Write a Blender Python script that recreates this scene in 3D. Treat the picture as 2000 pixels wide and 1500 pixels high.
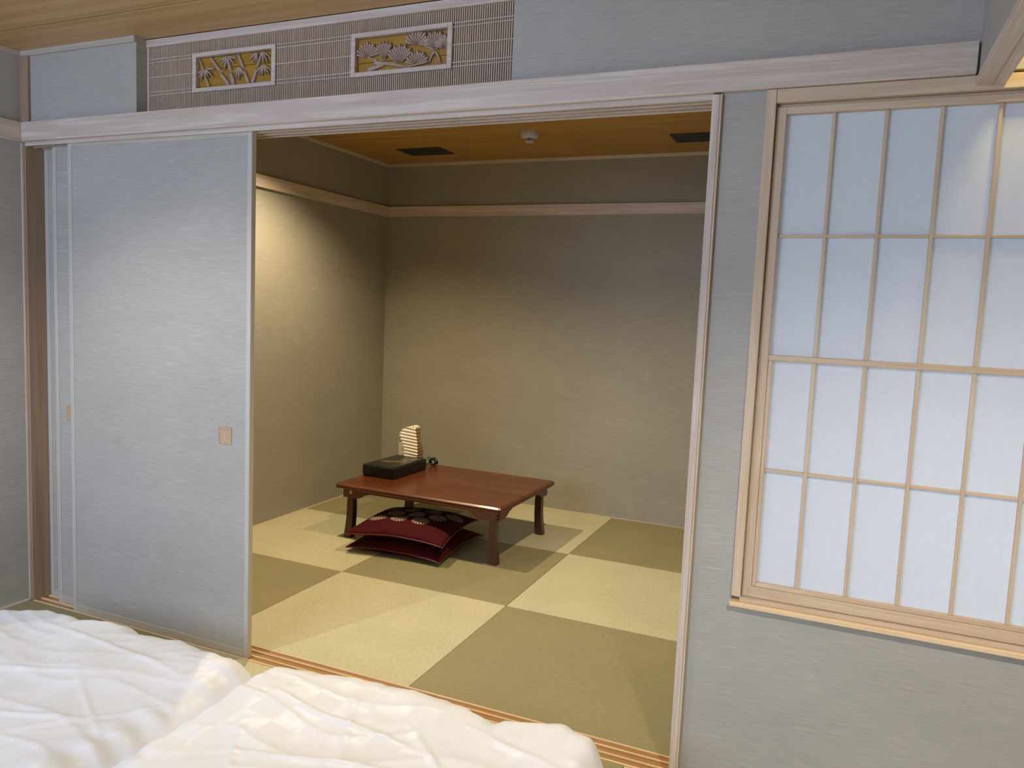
import bpy, bmesh, math, random
from mathutils import Vector, Matrix, noise

for o in list(bpy.data.objects):
    bpy.data.objects.remove(o, do_unlink=True)
SC = bpy.context.scene
COL = SC.collection
random.seed(4)

# ------------------------------------------------------------------ camera
YAW, PITCH, ROLL = 0.4056, -0.0970, 0.0424
cam_d = bpy.data.cameras.new('camera')
cam = bpy.data.objects.new('camera', cam_d)
COL.objects.link(cam)
cam_d.sensor_fit = 'HORIZONTAL'
cam_d.sensor_width = 36.0
cam_d.lens = 1499.47 / 2000.0 * 36.0
cam_d.clip_start = 0.02
F = Vector((-math.sin(YAW) * math.cos(PITCH), math.cos(YAW) * math.cos(PITCH), math.sin(PITCH)))
R0 = Vector((math.cos(YAW), math.sin(YAW), 0))
U0 = R0.cross(F)
Rv = R0 * math.cos(ROLL) + U0 * math.sin(ROLL)
Uv = U0 * math.cos(ROLL) - R0 * math.sin(ROLL)
m = Matrix((Rv, Uv, -F)).transposed().to_4x4()
m.translation = Vector((2.9742, -2.0984, 1.3098))
cam.matrix_world = m
SC.camera = cam

# ------------------------------------------------------------------ world, lights, exposure
w = bpy.data.worlds.new('world')
SC.world = w
w.use_nodes = True
w.node_tree.nodes['Background'].inputs[0].default_value = (0.6, 0.7, 0.9, 1)
w.node_tree.nodes['Background'].inputs[1].default_value = 0.4
SC.view_settings.view_transform = 'Standard'
SC.view_settings.look = 'None'
SC.view_settings.exposure = 0.0
SC.view_settings.gamma = 1.0
SC.view_settings.use_curve_mapping = False


def aim(o, target):
    d = Vector(target) - o.location
    o.rotation_euler = d.to_track_quat('-Z', 'Y').to_euler()


def area(name, loc, target, sx, sy, power, col, spread=math.pi):
    d = bpy.data.lights.new(name, 'AREA')
    d.shape = 'RECTANGLE'; d.size = sx; d.size_y = sy
    d.energy = power; d.color = col; d.spread = spread
    o = bpy.data.objects.new(name, d); COL.objects.link(o)
    o.location = loc; aim(o, target)
    return o


def spot(name, loc, target, power, col, angle, blend, rad=0.03):
    d = bpy.data.lights.new(name, 'SPOT')
    d.energy = power; d.color = col; d.spot_size = math.radians(angle); d.spot_blend = blend
    d.shadow_soft_size = rad
    o = bpy.data.objects.new(name, d); COL.objects.link(o)
    o.location = loc; aim(o, target)
    return o


WARM = (1.0, 0.80, 0.50)
# daylight through the bedroom window behind the photographer
area('daylight_window', (0.95, -3.85, 1.60), (1.25, 0, 0.75), 1.7, 1.3, 60, (0.55, 0.70, 1.0), math.radians(150))
# the two ceiling downlights of the small room, hidden behind the lintel
spot('downlight_a', (0.50, 1.15, 2.27), (0.50, 1.15, 0), 118, WARM, 134, 0.75, 0.025)
spot('downlight_b', (2.12, 1.05, 2.27), (2.12, 1.05, 0), 88, WARM, 134, 0.75, 0.025)
# bedroom ceiling downlight
spot('bedroom_downlight', (0.70, -1.05, 2.22), (0.90, -0.9, 0), 50, (1.0, 0.95, 0.88), 122, 0.6, 0.02)
spot('right_wall_fill', (3.25, -1.35, 1.86), (3.3, -1.1, 0), 92, (1.0, 0.90, 0.74), 140, 0.7, 0.05)  # unseen fill light added to brighten the right wall, no fitting there
# warm lamp beyond the hanging bulkhead
spot('side_lamp', (3.375, -0.17, 2.20), (3.40, 0.0, 1.9), 10, (1.0, 0.80, 0.40), 150, 0.7, 0.07)
# daylight behind the paper screen
area('screen_backlight', (3.42, 1.0, 0.75), (3.42, 0.0, 0.95), 1.28, 0.9, 20, (0.62, 0.78, 1.0))


# ------------------------------------------------------------------ materials
def ramp(nt, stops):
    n = nt.nodes.new('ShaderNodeValToRGB')
    e = n.color_ramp.elements
    while len(e) < len(stops):
        e.new(0.5)
    for x, (p, c) in zip(e, stops):
        x.position = p
        x.color = (c[0], c[1], c[2], 1) if not isinstance(c, float) else (c, c, c, 1)
    return n


def newmat(name, rough=0.6, col=(0.8, 0.8, 0.8)):
    mt = bpy.data.materials.new(name)
    mt.use_nodes = True
    nt = mt.node_tree
    b = nt.nodes['Principled BSDF']
    b.inputs['Base Color'].default_value = (*col, 1)
    b.inputs['Roughness'].default_value = rough
    return mt, nt, b


def pos_noise(nt, scale, nscale=1.0, detail=3.0, rough=0.55, dist=0.0):
    g = nt.nodes.new('ShaderNodeNewGeometry')
    mp = nt.nodes.new('ShaderNodeMapping')
    mp.inputs['Scale'].default_value = scale
    nt.links.new(g.outputs['Position'], mp.inputs['Vector'])
    n = nt.nodes.new('ShaderNodeTexNoise')
    n.inputs['Scale'].default_value = nscale
    n.inputs['Detail'].default_value = detail
    n.inputs['Roughness'].default_value = rough
    n.inputs['Distortion'].default_value = dist
    nt.links.new(mp.outputs['Vector'], n.inputs['Vector'])
    return n


def mixc(nt, fac, a, b, mode='MIX', clamp=False):
    n = nt.nodes.new('ShaderNodeMix')
    n.data_type = 'RGBA'
    n.blend_type = mode
    for sock, v in ((n.inputs[0], fac), (n.inputs[6], a), (n.inputs[7], b)):
        if isinstance(v, (int, float)):
            sock.default_value = v
        elif isinstance(v, tuple):
            sock.default_value = (*v, 1) if len(v) == 3 else v
        else:
            nt.links.new(v, sock)
    return n.outputs[2]


def bump(nt, b, height, strength, dist=0.001):
    n = nt.nodes.new('ShaderNodeBump')
    n.inputs['Strength'].default_value = strength
    n.inputs['Distance'].default_value = dist
    nt.links.new(height, n.inputs['Height'])
    nt.links.new(n.outputs['Normal'], b.inputs['Normal'])


def cloth_wall(name, base, contrast=1.0):
    mt, nt, b = newmat(name, 0.85)
    fine = pos_noise(nt, (14, 14, 620), 1.0, 2.0)
    r1 = ramp(nt, [(0.30, tuple(c * (1 - 0.13 * contrast) for c in base)), (0.70, tuple(min(1, c * (1 + 0.11 * contrast)) for c in base))])
    nt.links.new(fine.outputs['Fac'], r1.inputs[0])
    slub = pos_noise(nt, (9, 9, 330), 1.0, 1.0)
    r2 = ramp(nt, [(0.675, 0.0), (0.76, 0.62)])
    nt.links.new(slub.outputs['Fac'], r2.inputs[0])
    c1 = mixc(nt, r2.outputs[0], r1.outputs[0], tuple(min(1, c * 1.45) for c in base))
    dk = pos_noise(nt, (11, 11, 410), 1.3, 1.0)
    r3 = ramp(nt, [(0.24, 0.45), (0.32, 0.0)])
    nt.links.new(dk.outputs['Fac'], r3.inputs[0])
    c2 = mixc(nt, r3.outputs[0], c1, tuple(c * 0.72 for c in base))
    big = pos_noise(nt, (2.0, 2.0, 5.0), 1.0, 2.0)
    r4 = ramp(nt, [(0.3, 0.95), (0.7, 1.03)])
    nt.links.new(big.outputs['Fac'], r4.inputs[0])
    c3 = mixc(nt, 1.0, c2, r4.outputs[0], 'MULTIPLY')
    nt.links.new(c3, b.inputs['Base Color'])
    bump(nt, b, fine.outputs['Fac'], 0.25, 0.0008)
    return mt


def wood(name, axis, c1, c2, across=38.0, along=1.6, rough=0.5, line=0.5, coat=0.0, fiber=0.12):
    mt, nt, b = newmat(name, rough)
    sc = [across] * 3
    sc['xyz'.index(axis)] = along
    g = pos_noise(nt, tuple(sc), 1.0, 4.0, 0.6, 0.9)
    r = ramp(nt, [(0.28, c2), (0.5, tuple((x * (1 - line) + y * line) for x, y in zip(c1, c2))), (0.60, c1), (0.8, c1)])
    nt.links.new(g.outputs['Fac'], r.inputs[0])
    sf = [520.0] * 3
    sf['xyz'.index(axis)] = 9.0
    f = pos_noise(nt, tuple(sf), 1.0, 1.0)
    rf = ramp(nt, [(0.3, 1.0 - fiber), (0.7, 1.0 + 0 * fiber)])
    nt.links.new(f.outputs['Fac'], rf.inputs[0])
    nt.links.new(mixc(nt, 1.0, r.outputs[0], rf.outputs[0], 'MULTIPLY'), b.inputs['Base Color'])
    bump(nt, b, g.outputs['Fac'], 0.08, 0.001)
    if coat:
        b.inputs['Coat Weight'].default_value = coat
        b.inputs['Coat Roughness'].default_value = 0.12
    return mt


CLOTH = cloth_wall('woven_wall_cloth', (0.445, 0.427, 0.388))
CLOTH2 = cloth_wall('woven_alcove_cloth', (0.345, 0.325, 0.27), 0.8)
HC1, HC2 = (0.74, 0.64, 0.56), (0.58, 0.46, 0.38)
HX = wood('pale_cypress_x', 'x', HC1, HC2)
HY = wood('pale_cypress_y', 'y', HC1, HC2)
HZ = wood('pale_cypress_z', 'z', HC1, HC2)
SX = wood('screen_wood_x', 'x', (0.74, 0.585, 0.42), (0.63, 0.46, 0.31))
SZ = wood('screen_wood_z', 'z', (0.74, 0.585, 0.42), (0.63, 0.46, 0.31))
POST = wood('brown_post_wood', 'z', (0.42, 0.29, 0.19), (0.33, 0.215, 0.14), 30, 1.2)
DOORW_Z = wood('door_edge_wood_z', 'z', (0.60, 0.58, 0.53), (0.55, 0.51, 0.45), 60)
DOORW_X = wood('door_edge_wood_x', 'x', (0.58, 0.53, 0.45), (0.52, 0.45, 0.36), 60)
CEILW = wood('cedar_ceiling_wood', 'x', (0.68, 0.44, 0.20), (0.54, 0.33, 0.13), 22, 0.9, 0.5, 0.5)
CEILA = wood('honey_ceiling_wood', 'x', (0.52, 0.30, 0.07), (0.42, 0.23, 0.045), 22, 0.9, 0.5, 0.5)
GROOVE = wood('sill_groove_wood', 'x', (0.46, 0.27, 0.11), (0.37, 0.20, 0.075), 50, 2, 0.3)
RIDGE = wood('sill_ridge_wood', 'x', (0.92, 0.70, 0.44), (0.84, 0.60, 0.36), 50, 2, 0.4)
SLAT = wood('transom_slat_wood', 'z', (0.64, 0.50, 0.38), (0.56, 0.42, 0.31), 50, 6)
TBACK = wood('transom_back_wood', 'x', (0.055, 0.026, 0.018), (0.04, 0.018, 0.012), 30, 2, 0.7)
GOLD = wood('golden_board_wood', 'x', (0.46, 0.24, 0.025), (0.36, 0.18, 0.018), 60, 4, 0.5)
CARVE = wood('carved_relief_wood', 'x', (0.52, 0.38, 0.30), (0.40, 0.28, 0.22), 120, 60, 0.6)
TABLE = wood('red_brown_table_wood', 'x', (0.150, 0.038, 0.010), (0.080, 0.018, 0.005), 26, 2.2, 0.36, 0.5, 0.2)
TABLE_Z = wood('red_brown_leg_wood', 'z', (0.085, 0.022, 0.008), (0.045, 0.011, 0.004), 40, 3, 0.36, 0.5, 0.2)
PULL = wood('door_pull_wood', 'z', (0.60, 0.42, 0.27), (0.50, 0.33, 0.20), 80, 6)


def tatami(name, axis, base):
    mt, nt, b = newmat(name, 0.62)
    g = nt.nodes.new('ShaderNodeNewGeometry')
    wv = nt.nodes.new('ShaderNodeTexWave')
    wv.wave_type = 'BANDS'
    wv.bands_direction = axis.upper()
    wv.inputs['Scale'].default_value = 38.0
    wv.inputs['Distortion'].default_value = 0.6
    wv.inputs['Detail'].default_value = 1.0
    wv.inputs['Detail Scale'].default_value = 3.0
    nt.links.new(g.outputs['Position'], wv.inputs['Vector'])
    sc = [260.0, 260.0, 260.0]
    sc['xy'.index('y' if axis == 'x' else 'x')] = 40.0
    n = pos_noise(nt, tuple(sc), 1.0, 2.0)
    r = ramp(nt, [(0.25, tuple(c * 0.84 for c in base)), (0.75, tuple(c * 1.10 for c in base))])
    nt.links.new(n.outputs['Fac'], r.inputs[0])
    rw = ramp(nt, [(0.0, 0.90), (0.45, 1.0)])
    nt.links.new(wv.outputs['Fac'], rw.inputs[0])
    big = pos_noise(nt, (3, 3, 3), 1.0, 2.0)
    rb = ramp(nt, [(0.3, 0.95), (0.7, 1.04)])
    nt.links.new(big.outputs['Fac'], rb.inputs[0])
    c = mixc(nt, 1.0, r.outputs[0], rw.outputs[0], 'MULTIPLY')
    c = mixc(nt, 1.0, c, rb.outputs[0], 'MULTIPLY')
    nt.links.new(c, b.inputs['Base Color'])
    bump(nt, b, wv.outputs['Fac'], 0.5, 0.0012)
    return mt


TAT_L = tatami('tatami_sheen_tint_light', 'x', (0.60, 0.565, 0.375))  # viewing-angle sheen of the weave, painted in as lighter and darker base colours
TAT_D = tatami('tatami_sheen_tint_dark', 'y', (0.315, 0.28, 0.15))


def paper_mat():
    mt, nt, b = newmat('screen_paper', 0.9, (0.82, 0.83, 0.85))
    n = pos_noise(nt, (60, 60, 60), 1.0, 4.0)
    r = ramp(nt, [(0.3, (0.81, 0.82, 0.84)), (0.7, (0.84, 0.85, 0.87))])
    nt.links.new(n.outputs['Fac'], r.inputs[0])
    nt.links.new(r.outputs[0], b.inputs['Base Color'])
    t = nt.nodes.new('ShaderNodeBsdfTranslucent')
    nt.links.new(r.outputs[0], t.inputs['Color'])
    mx = nt.nodes.new('ShaderNodeMixShader')
    mx.inputs[0].default_value = 0.4
    nt.links.new(b.outputs[0], mx.inputs[1])
    nt.links.new(t.outputs[0], mx.inputs[2])
    nt.links.new(mx.outputs[0], nt.nodes['Material Output'].inputs['Surface'])
    return mt


PAPER = paper_mat()


def duvet_mat():
    mt, nt, b = newmat('white_satin_check_cotton', 0.6, (0.80, 0.80, 0.81))
    g = nt.nodes.new('ShaderNodeNewGeometry')
    mp = nt.nodes.new('ShaderNodeMapping')
    mp.inputs['Rotation'].default_value = (0, 0, 0.12)
    mp.inputs['Scale'].default_value = (1, 1, 0)
    nt.links.new(g.outputs['Position'], mp.inputs['Vector'])
    ck = nt.nodes.new('ShaderNodeTexChecker')
    ck.inputs['Scale'].default_value = 11.0
    ck.inputs['Color1'].default_value = (0.80, 0.825, 0.87, 1)
    ck.inputs['Color2'].default_value = (0.785, 0.80, 0.835, 1)
    nt.links.new(mp.outputs[0], ck.inputs['Vector'])
    ck2 = nt.nodes.new('ShaderNodeTexChecker')
    ck2.inputs['Scale'].default_value = 4.3
    ck2.inputs['Color1'].default_value = (1, 1, 1, 1)
    ck2.inputs['Color2'].default_value = (0.975, 0.97, 0.96, 1)
    nt.links.new(mp.outputs[0], ck2.inputs['Vector'])
    c = mixc(nt, 1.0, ck.outputs['Color'], ck2.outputs['Color'], 'MULTIPLY')
    nt.links.new(c, b.inputs['Base Color'])
    rr = ramp(nt, [(0.0, 0.62), (1.0, 0.42)])
    nt.links.new(ck.outputs['Fac'], rr.inputs[0])
    nt.links.new(rr.outputs[0], b.inputs['Roughness'])
    b.inputs['Sheen Weight'].default_value = 0.15
    return mt


DUVET = duvet_mat()


def plain(name, col, rough=0.5, metal=0.0, coat=0.0, nscale=80.0, var=0.06):
    mt, nt, b = newmat(name, rough, col)
    n = pos_noise(nt, (nscale,) * 3, 1.0, 2.0)
    r = ramp(nt, [(0.3, tuple(c * (1 - var) for c in col)), (0.7, tuple(min(1, c * (1 + var)) for c in col))])
    nt.links.new(n.outputs['Fac'], r.inputs[0])
    nt.links.new(r.outputs[0], b.inputs['Base Color'])
    b.inputs['Metallic'].default_value = metal
    b.inputs['Coat Weight'].default_value = coat
    return mt


LACQ = plain('black_lacquer', (0.003, 0.003, 0.003), 0.28, 0, 0.1)
INLAY = plain('gold_lacquer_painting', (0.34, 0.22, 0.10), 0.35, 0.3)
INLAY2 = plain('silver_lacquer_painting', (0.45, 0.40, 0.32), 0.35, 0.3)
MAROON = plain('maroon_cotton', (0.060, 0.0048, 0.008), 0.85, 0, 0, 500, 0.15)
MAROON.node_tree.nodes['Principled BSDF'].inputs['Specular IOR Level'].default_value = 0.15
PIPING = plain('maroon_satin_piping', (0.11, 0.015, 0.02), 0.35, 0, 0.3)
CREST = plain('pale_crest_print', (0.72, 0.58, 0.46), 0.7)
WASHI = plain('white_lamp_paper', (0.86, 0.82, 0.72), 0.85)
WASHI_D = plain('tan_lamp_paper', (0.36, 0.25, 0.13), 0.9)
DARK = plain('dark_vent_metal', (0.030, 0.026, 0.028), 0.45)
DARKER = plain('black_slot', (0.006, 0.005, 0.005), 0.6)
CORD = plain('black_cord_rubber', (0.008, 0.009, 0.014), 0.28)
PLASTIC = plain('grey_white_plastic', (0.52, 0.53, 0.60), 0.45)
OUTLETM = plain('ivory_outlet_plastic', (0.62, 0.60, 0.52), 0.4)
CHROME = plain('bright_metal', (0.65, 0.63, 0.62), 0.3, 1.0)
FUTON = plain('white_mattress_cotton', (0.78, 0.78, 0.78), 0.8)
SUB = plain('grey_subfloor', (0.30, 0.28, 0.24), 0.8)


# ------------------------------------------------------------------ builders
def prop(o, label=None, cat=None, group=None, kind=None):
    if label: o['label'] = label
    if cat: o['category'] = cat
    if group: o['group'] = group
    if kind: o['kind'] = kind
    return o


def empty(name, loc=(0, 0, 0), rz=0.0, parent=None):
    o = bpy.data.objects.new(name, None)
    o.empty_display_size = 0.05
    COL.objects.link(o)
    o.location = loc
    o.rotation_euler = (0, 0, rz)
    if parent: o.parent = parent
    return o


def finish(name, bm, mat, parent=None, local=False, smooth=False):
    """verts in world coordinates unless local; a parent is at most an unrotated offset for world mode"""
    if parent is not None and not local:
        off = Vector((0, 0, 0)); p = parent
        while p is not None:
            off += Vector(p.location); p = p.parent
        for v in bm.verts:
            v.co -= off
    me = bpy.data.meshes.new(name)
    bm.to_mesh(me); bm.free()
    if smooth:
        for p in me.polygons: p.use_smooth = True
    me.materials.append(mat)
    o = bpy.data.objects.new(name, me)
    COL.objects.link(o)
    if parent is not None: o.parent = parent
    return o


def bxm(bm, x0, y0, z0, x1, y1, z1, bev=0.0):
    vs = [bm.verts.new(c) for c in ((x0, y0, z0), (x1, y0, z0), (x1, y1, z0), (x0, y1, z0),
                                    (x0, y0, z1), (x1, y0, z1), (x1, y1, z1), (x0, y1, z1))]
    fs = [bm.faces.new([vs[i] for i in f]) for f in ((3, 2, 1, 0), (4, 5, 6, 7), (0, 1, 5, 4), (1, 2, 6, 5), (2, 3, 7, 6), (3, 0, 4, 7))]
    if bev > 0:
        es = list({e for f in fs for e in f.edges})
        bmesh.ops.bevel(bm, geom=es, offset=bev, segments=1, affect='EDGES', profile=0.5)
    return bm


def box(name, mat, x0, y0, z0, x1, y1, z1, parent=None, bev=0.0012, local=False):
    bm = bmesh.new()
    bxm(bm, x0, y0, z0, x1, y1, z1, bev)
    return finish(name, bm, mat, parent, local)


def boxes(name, mat, lst, parent=None, bev=0.0, local=False):
    bm = bmesh.new()
    for b in lst: bxm(bm, *b, bev)
    return finish(name, bm, mat, parent, local)


def prism(bm, pts, axis, a0, a1):
    """extrude the 2-D outline pts along axis ('x': pts=(y,z), 'y': pts=(x,z), 'z': pts=(x,y))"""
    def mk(p, a):
        if axis == 'x': return (a, p[0], p[1])
        if axis == 'y': return (p[0], a, p[1])
        return (p[0], p[1], a)
    A = [bm.verts.new(mk(p, a0)) for p in pts]
    B = [bm.verts.new(mk(p, a1)) for p in pts]
    n = len(pts)
    bm.faces.new(A); bm.faces.new(B[::-1])
    for i in range(n):
        j = (i + 1) % n
        bm.faces.new((A[j], A[i], B[i], B[j]))
    bmesh.ops.recalc_face_normals(bm, faces=bm.faces[:])
    return bm


def tube(bm, pts, r, n=8, closed=False):
    rings = []
    N = len(pts)
    for i, p in enumerate(pts):
        p = Vector(p)
        if closed:
            t = (Vector(pts[(i + 1) % N]) - Vector(pts[i - 1])).normalized()
        else:
            t = (Vector(pts[min(i + 1, N - 1)]) - Vector(pts[max(i - 1, 0)])).normalized()
        a = t.cross(Vector((0, 0, 1)))
        if a.length < 1e-3: a = t.cross(Vector((1, 0, 0)))
        a.normalize(); b = t.cross(a)
        rr = r[i] if isinstance(r, (list, tuple)) else r
        rings.append([bm.verts.new(p + a * math.cos(q) * rr + b * math.sin(q) * rr) for q in [2 * math.pi * k / n for k in range(n)]])
    for i in range(N if closed else N - 1):
        A, B = rings[i], rings[(i + 1) % N]
        for k in range(n):
            bm.faces.new((A[k], A[(k + 1) % n], B[(k + 1) % n], B[k]))
    if not closed:
        bm.faces.new(rings[0][::-1]); bm.faces.new(rings[-1])
    bmesh.ops.recalc_face_normals(bm, faces=bm.faces[:])
    return bm


def lathe(bm, prof, c=(0, 0, 0), n=32):
    rings = []
    for r, z in prof:
        rings.append([bm.verts.new((c[0] + r * math.cos(2 * math.pi * k / n), c[1] + r * math.sin(2 * math.pi * k / n), c[2] + z)) for k in range(n)])
    for A, B in zip(rings, rings[1:]):
        for k in range(n):
            bm.faces.new((A[k], A[(k + 1) % n], B[(k + 1) % n], B[k]))
    bm.faces.new(rings[0]); bm.faces.new(rings[-1])
    bmesh.ops.recalc_face_normals(bm, faces=bm.faces[:])
    return bm


def struct(o, label, cat):
    return prop(o, label, cat, None, 'structure')


# ------------------------------------------------------------------ setting: room shell
ZC, ZA = 2.240, 2.288          # bedroom ceiling, small-room ceiling
XL, XR = -0.100, 4.20          # bedroom side walls
YB = 2.624                     # rear wall of the small room
AXL, AXR = -0.072, 2.600       # small-room side walls

fl = struct(box('floor', SUB, -0.25, -4.1, -0.10, 4.35, 2.75, -0.040, None, 0), 'floor slab carrying the square straw mats of both rooms', 'floor')


def mat_tile(x0, y0, x1, y1, dark):
    g = 0.0008
    return box('tatami_mat', TAT_D if dark else TAT_L, x0 + g, y0 + g, -0.040, x1 - g, y1 - g, 0.0, fl, 0.0016)


xe = [-0.071, 0.8077, 1.6877, 2.599]
ye = [0.1065, 0.9374, 1.7755, 2.623]
for i in range(3):
    for j in range(3):
        mat_tile(xe[i], ye[j], xe[i + 1], ye[j + 1], (i + j) % 2 == 0)
xb = [-0.0995, 0.76, 1.62, 2.48, 3.34, 4.199]
yb_ = [-0.0005, -0.86, -1.72, -2.58, -3.44, -3.999]
for i in range(5):
    for j in range(5):
        mat_tile(xb[i], yb_[j + 1], xb[i + 1], yb_[j], (i + j) % 2 == 0)

# ceilings, board by board
cl = struct(box('ceiling', CEILW, XL - 0.1, -4.1, ZC + 0.014, XR + 0.1, 0.125, ZC + 0.05, None, 0), 'cedar board ceiling over the bedroom', 'ceiling')
yy = [0.045, -0.182, -0.66, -1.14, -1.62, -2.10, -2.58, -3.06, -3.54, -4.0]
for a, b in zip(yy, yy[1:]):
    box('ceiling_board', CEILW, XL, b + 0.0028, ZC, XR, a - 0.0028, ZC + 0.014, cl, 0.0015)
ca = struct(box('ceiling', CEILA, AXL - 0.1, 0.12, ZA + 0.014, AXR + 0.1, YB + 0.1, ZA + 0.05, None, 0), 'honey brown board ceiling over the small room', 'ceiling')
yy = [0.121, 0.37, 0.85, 1.33, 1.84, 2.335, YB]
for a, b in zip(yy, yy[1:]):
    box('ceiling_board', CEILA, AXL, a + 0.0022, ZA, AXR, b - 0.0022, ZA + 0.014, ca, 0.0015)

# walls
struct(box('wall_left', CLOTH, XL - 0.1, -4.0, 0, XL, 0.0, ZC, None, 0), 'grey woven cloth wall at the left edge of the bedroom', 'wall')
struct(box('wall_right', CLOTH, XR, -4.0, 0, XR + 0.1, 0.12, ZC, None, 0), 'right wall of the bedroom', 'wall')
struct(box('wall_rear', CLOTH, XL - 0.1, -4.1, 0, XR + 0.1, -4.0, ZC, None, 0), 'bedroom wall behind the photographer', 'wall')
TX0, TX1 = 0.530, 2.032       # transom recess
WX0, WX1 = 2.7465, 3.80       # screen window opening
WZ0, WZ1 = 0.545, 1.889
struct(boxes('wall_partition', CLOTH, [
    (XL, 0.0, 1.955, TX0, 0.12, ZC + 0.013),
    (TX1, 0.0, 1.955, XR, 0.12, ZC + 0.013),
    (TX0, 0.092, 1.955, TX1, 0.12, ZC + 0.013),
    (XL, 0.0, 1.900, XR, 0.12, 1.955),
    (2.634, 0.0, 0.0, WX0, 0.12, 1.900),
    (WX0, 0.0, 0.0, WX1, 0.12, WZ0),
    (WX1, 0.0, 0.0, XR, 0.12, 1.900),
]), 'grey woven cloth wall between the bedroom and the small room', 'wall')
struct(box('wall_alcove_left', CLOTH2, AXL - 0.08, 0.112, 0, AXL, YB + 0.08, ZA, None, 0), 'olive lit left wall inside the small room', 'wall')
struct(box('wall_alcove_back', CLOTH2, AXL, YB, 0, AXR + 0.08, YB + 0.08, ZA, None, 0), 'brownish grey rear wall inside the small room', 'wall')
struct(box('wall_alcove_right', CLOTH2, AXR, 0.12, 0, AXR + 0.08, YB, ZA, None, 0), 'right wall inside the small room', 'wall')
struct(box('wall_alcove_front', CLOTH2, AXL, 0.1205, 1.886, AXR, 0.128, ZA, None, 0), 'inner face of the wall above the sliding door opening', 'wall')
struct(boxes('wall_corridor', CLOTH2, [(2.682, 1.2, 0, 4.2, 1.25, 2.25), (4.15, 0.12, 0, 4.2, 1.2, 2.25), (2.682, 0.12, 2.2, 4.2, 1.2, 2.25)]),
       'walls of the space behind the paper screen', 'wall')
# hanging bulkhead on the right
BX = 3.205
struct(box('wall_bulkhead', CLOTH, BX + 0.004, -4.0, 1.885, BX + 0.052, -0.0005, ZC, None, 0), 'grey hanging bulkhead that crosses the bedroom at upper right', 'wall')
tb = empty('trim_1', (BX, -2.0, 1.866)); struct(tb, 'pale wooden edge board under the hanging bulkhead at upper right', 'trim')
box('board', HY, BX, -4.0, 1.866, BX + 0.034, -0.0015, 1.886, tb)
box('board', HY, BX + 0.0345, -4.0, 1.8665, BX + 0.060, -0.0015, 1.884, tb)

# posts and jambs
t = struct(box('trim_2', POST, XL + 0.0005, -0.012, 1.966, -0.046, -0.0005, ZC - 0.02, None), 'short brown corner post above the left end of the lintel', 'trim')
t = struct(empty('trim_3', (-0.095, 0, 0)), 'tall brown wooden post beside the stacked sliding doors', 'trim')
box('post', POST, XL + 0.0005, 0.0005, -0.005, -0.085, 0.111, 1.90, t)
box('edge_strip', HZ, XL + 0.0005, -0.009, 0, -0.0945, -0.0002, 1.888, t, 0.0008)
t = struct(empty('trim_4', (2.62, 0, 0)), 'pale upright jamb at the right side of the opening', 'trim')
box('jamb', HZ, 2.6105, -0.012, 0, 2.6300, 0.1195, 1.887, t)
box('jamb_strip', SZ, 2.6305, -0.012, 0, 2.6360, -0.0003, 1.887, t, 0.0008)

# lintel board (front) and grooved head track
struct(box('trim_5', HX, -0.0795, -0.020, 1.8905, BX - 0.001, -0.0003, 1.9645, None, 0.0018), 'long pale wooden lintel board running across the wall above the doors', 'trim')
t = struct(empty('trim_6', (1.3, 0.05, 1.88)), 'grooved wooden head track above the sliding doors', 'trim')
box('track_plate', HX, -0.085, 0.0003, 1.8875, 2.6105, 0.1195, 1.8995, t, 0)
for y0 in (0.0003, 0.034, 0.0685, 0.1035):
    box('track_ridge', HX, -0.085, y0, 1.876, 2.6105, y0 + (0.0055 if y0 > 0.01 else 0.0075), 1.8875, t, 0.0006)
# bedroom left lintel board
t = struct(empty('trim_7', (-0.09, -1.0, 1.9)), 'wooden lintel board on the left bedroom wall', 'trim')
box('board', HY, XL + 0.0003, -4.0, 1.8960, -0.0805, -0.0003, 1.9645, t)
box('lower_lip', HY, XL + 0.0003, -4.0, 1.8890, -0.0845, -0.0003, 1.8957, t, 0.0006)
# cornices
t = struct(empty('trim_8', (0.2, 0, ZC)), 'thin pale cornice under the bedroom ceiling', 'trim')
box('cornice', DOORW_X, -0.0995, -0.010, ZC - 0.022, TX0, -0.0003, ZC - 0.0005, t, 0.0008)
box('cornice', DOORW_X, TX1, -0.010, ZC - 0.022, BX, -0.0003, ZC - 0.0005, t, 0.0008)
box('cornice', HY, XL + 0.0003, -4.0, ZC - 0.020, XL + 0.010, -0.0103, ZC - 0.0005, t, 0.0008)
# small room trims
t = struct(empty('trim_9', (0.0, 1.3, 1.95)), 'wooden picture rail around the small room', 'trim')
box('board', HY, AXL + 0.0003, 0.13, 1.9246, AXL + 0.020, YB - 0.0204, 1.9923, t)
box('board', HX, AXL + 0.0003, YB - 0.020, 1.9246, AXR - 0.0003, YB - 0.0003, 1.9923, t)
box('board', HY, AXR - 0.020, 0.13, 1.9246, AXR - 0.0003, YB - 0.0204, 1.9923, t)
t = struct(empty('trim_10', (0.0, 1.3, ZA)), 'thin cornice around the small room ceiling', 'trim')
box('cornice', HY, AXL + 0.0003, 0.13, ZA - 0.020, AXL + 0.014, YB - 0.0144, ZA - 0.0005, t, 0.0008)
box('cornice', HX, AXL + 0.0003, YB - 0.014, ZA - 0.020, AXR - 0.0003, YB - 0.0003, ZA - 0.0005, t, 0.0008)
t = struct(empty('baseboard_alcove', (0.0, 1.3, 0)), 'thin wooden strip where the small room walls meet the mats', 'baseboard')
box('strip', RIDGE, AXL + 0.0003, 0.13, 0.0003, AXL + 0.007, YB - 0.0074, 0.004, t, 0)
box('strip', HX, AXL + 0.0003, YB - 0.007, 0.0003, AXR - 0.0003, YB - 0.0003, 0.004, t, 0)
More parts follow.
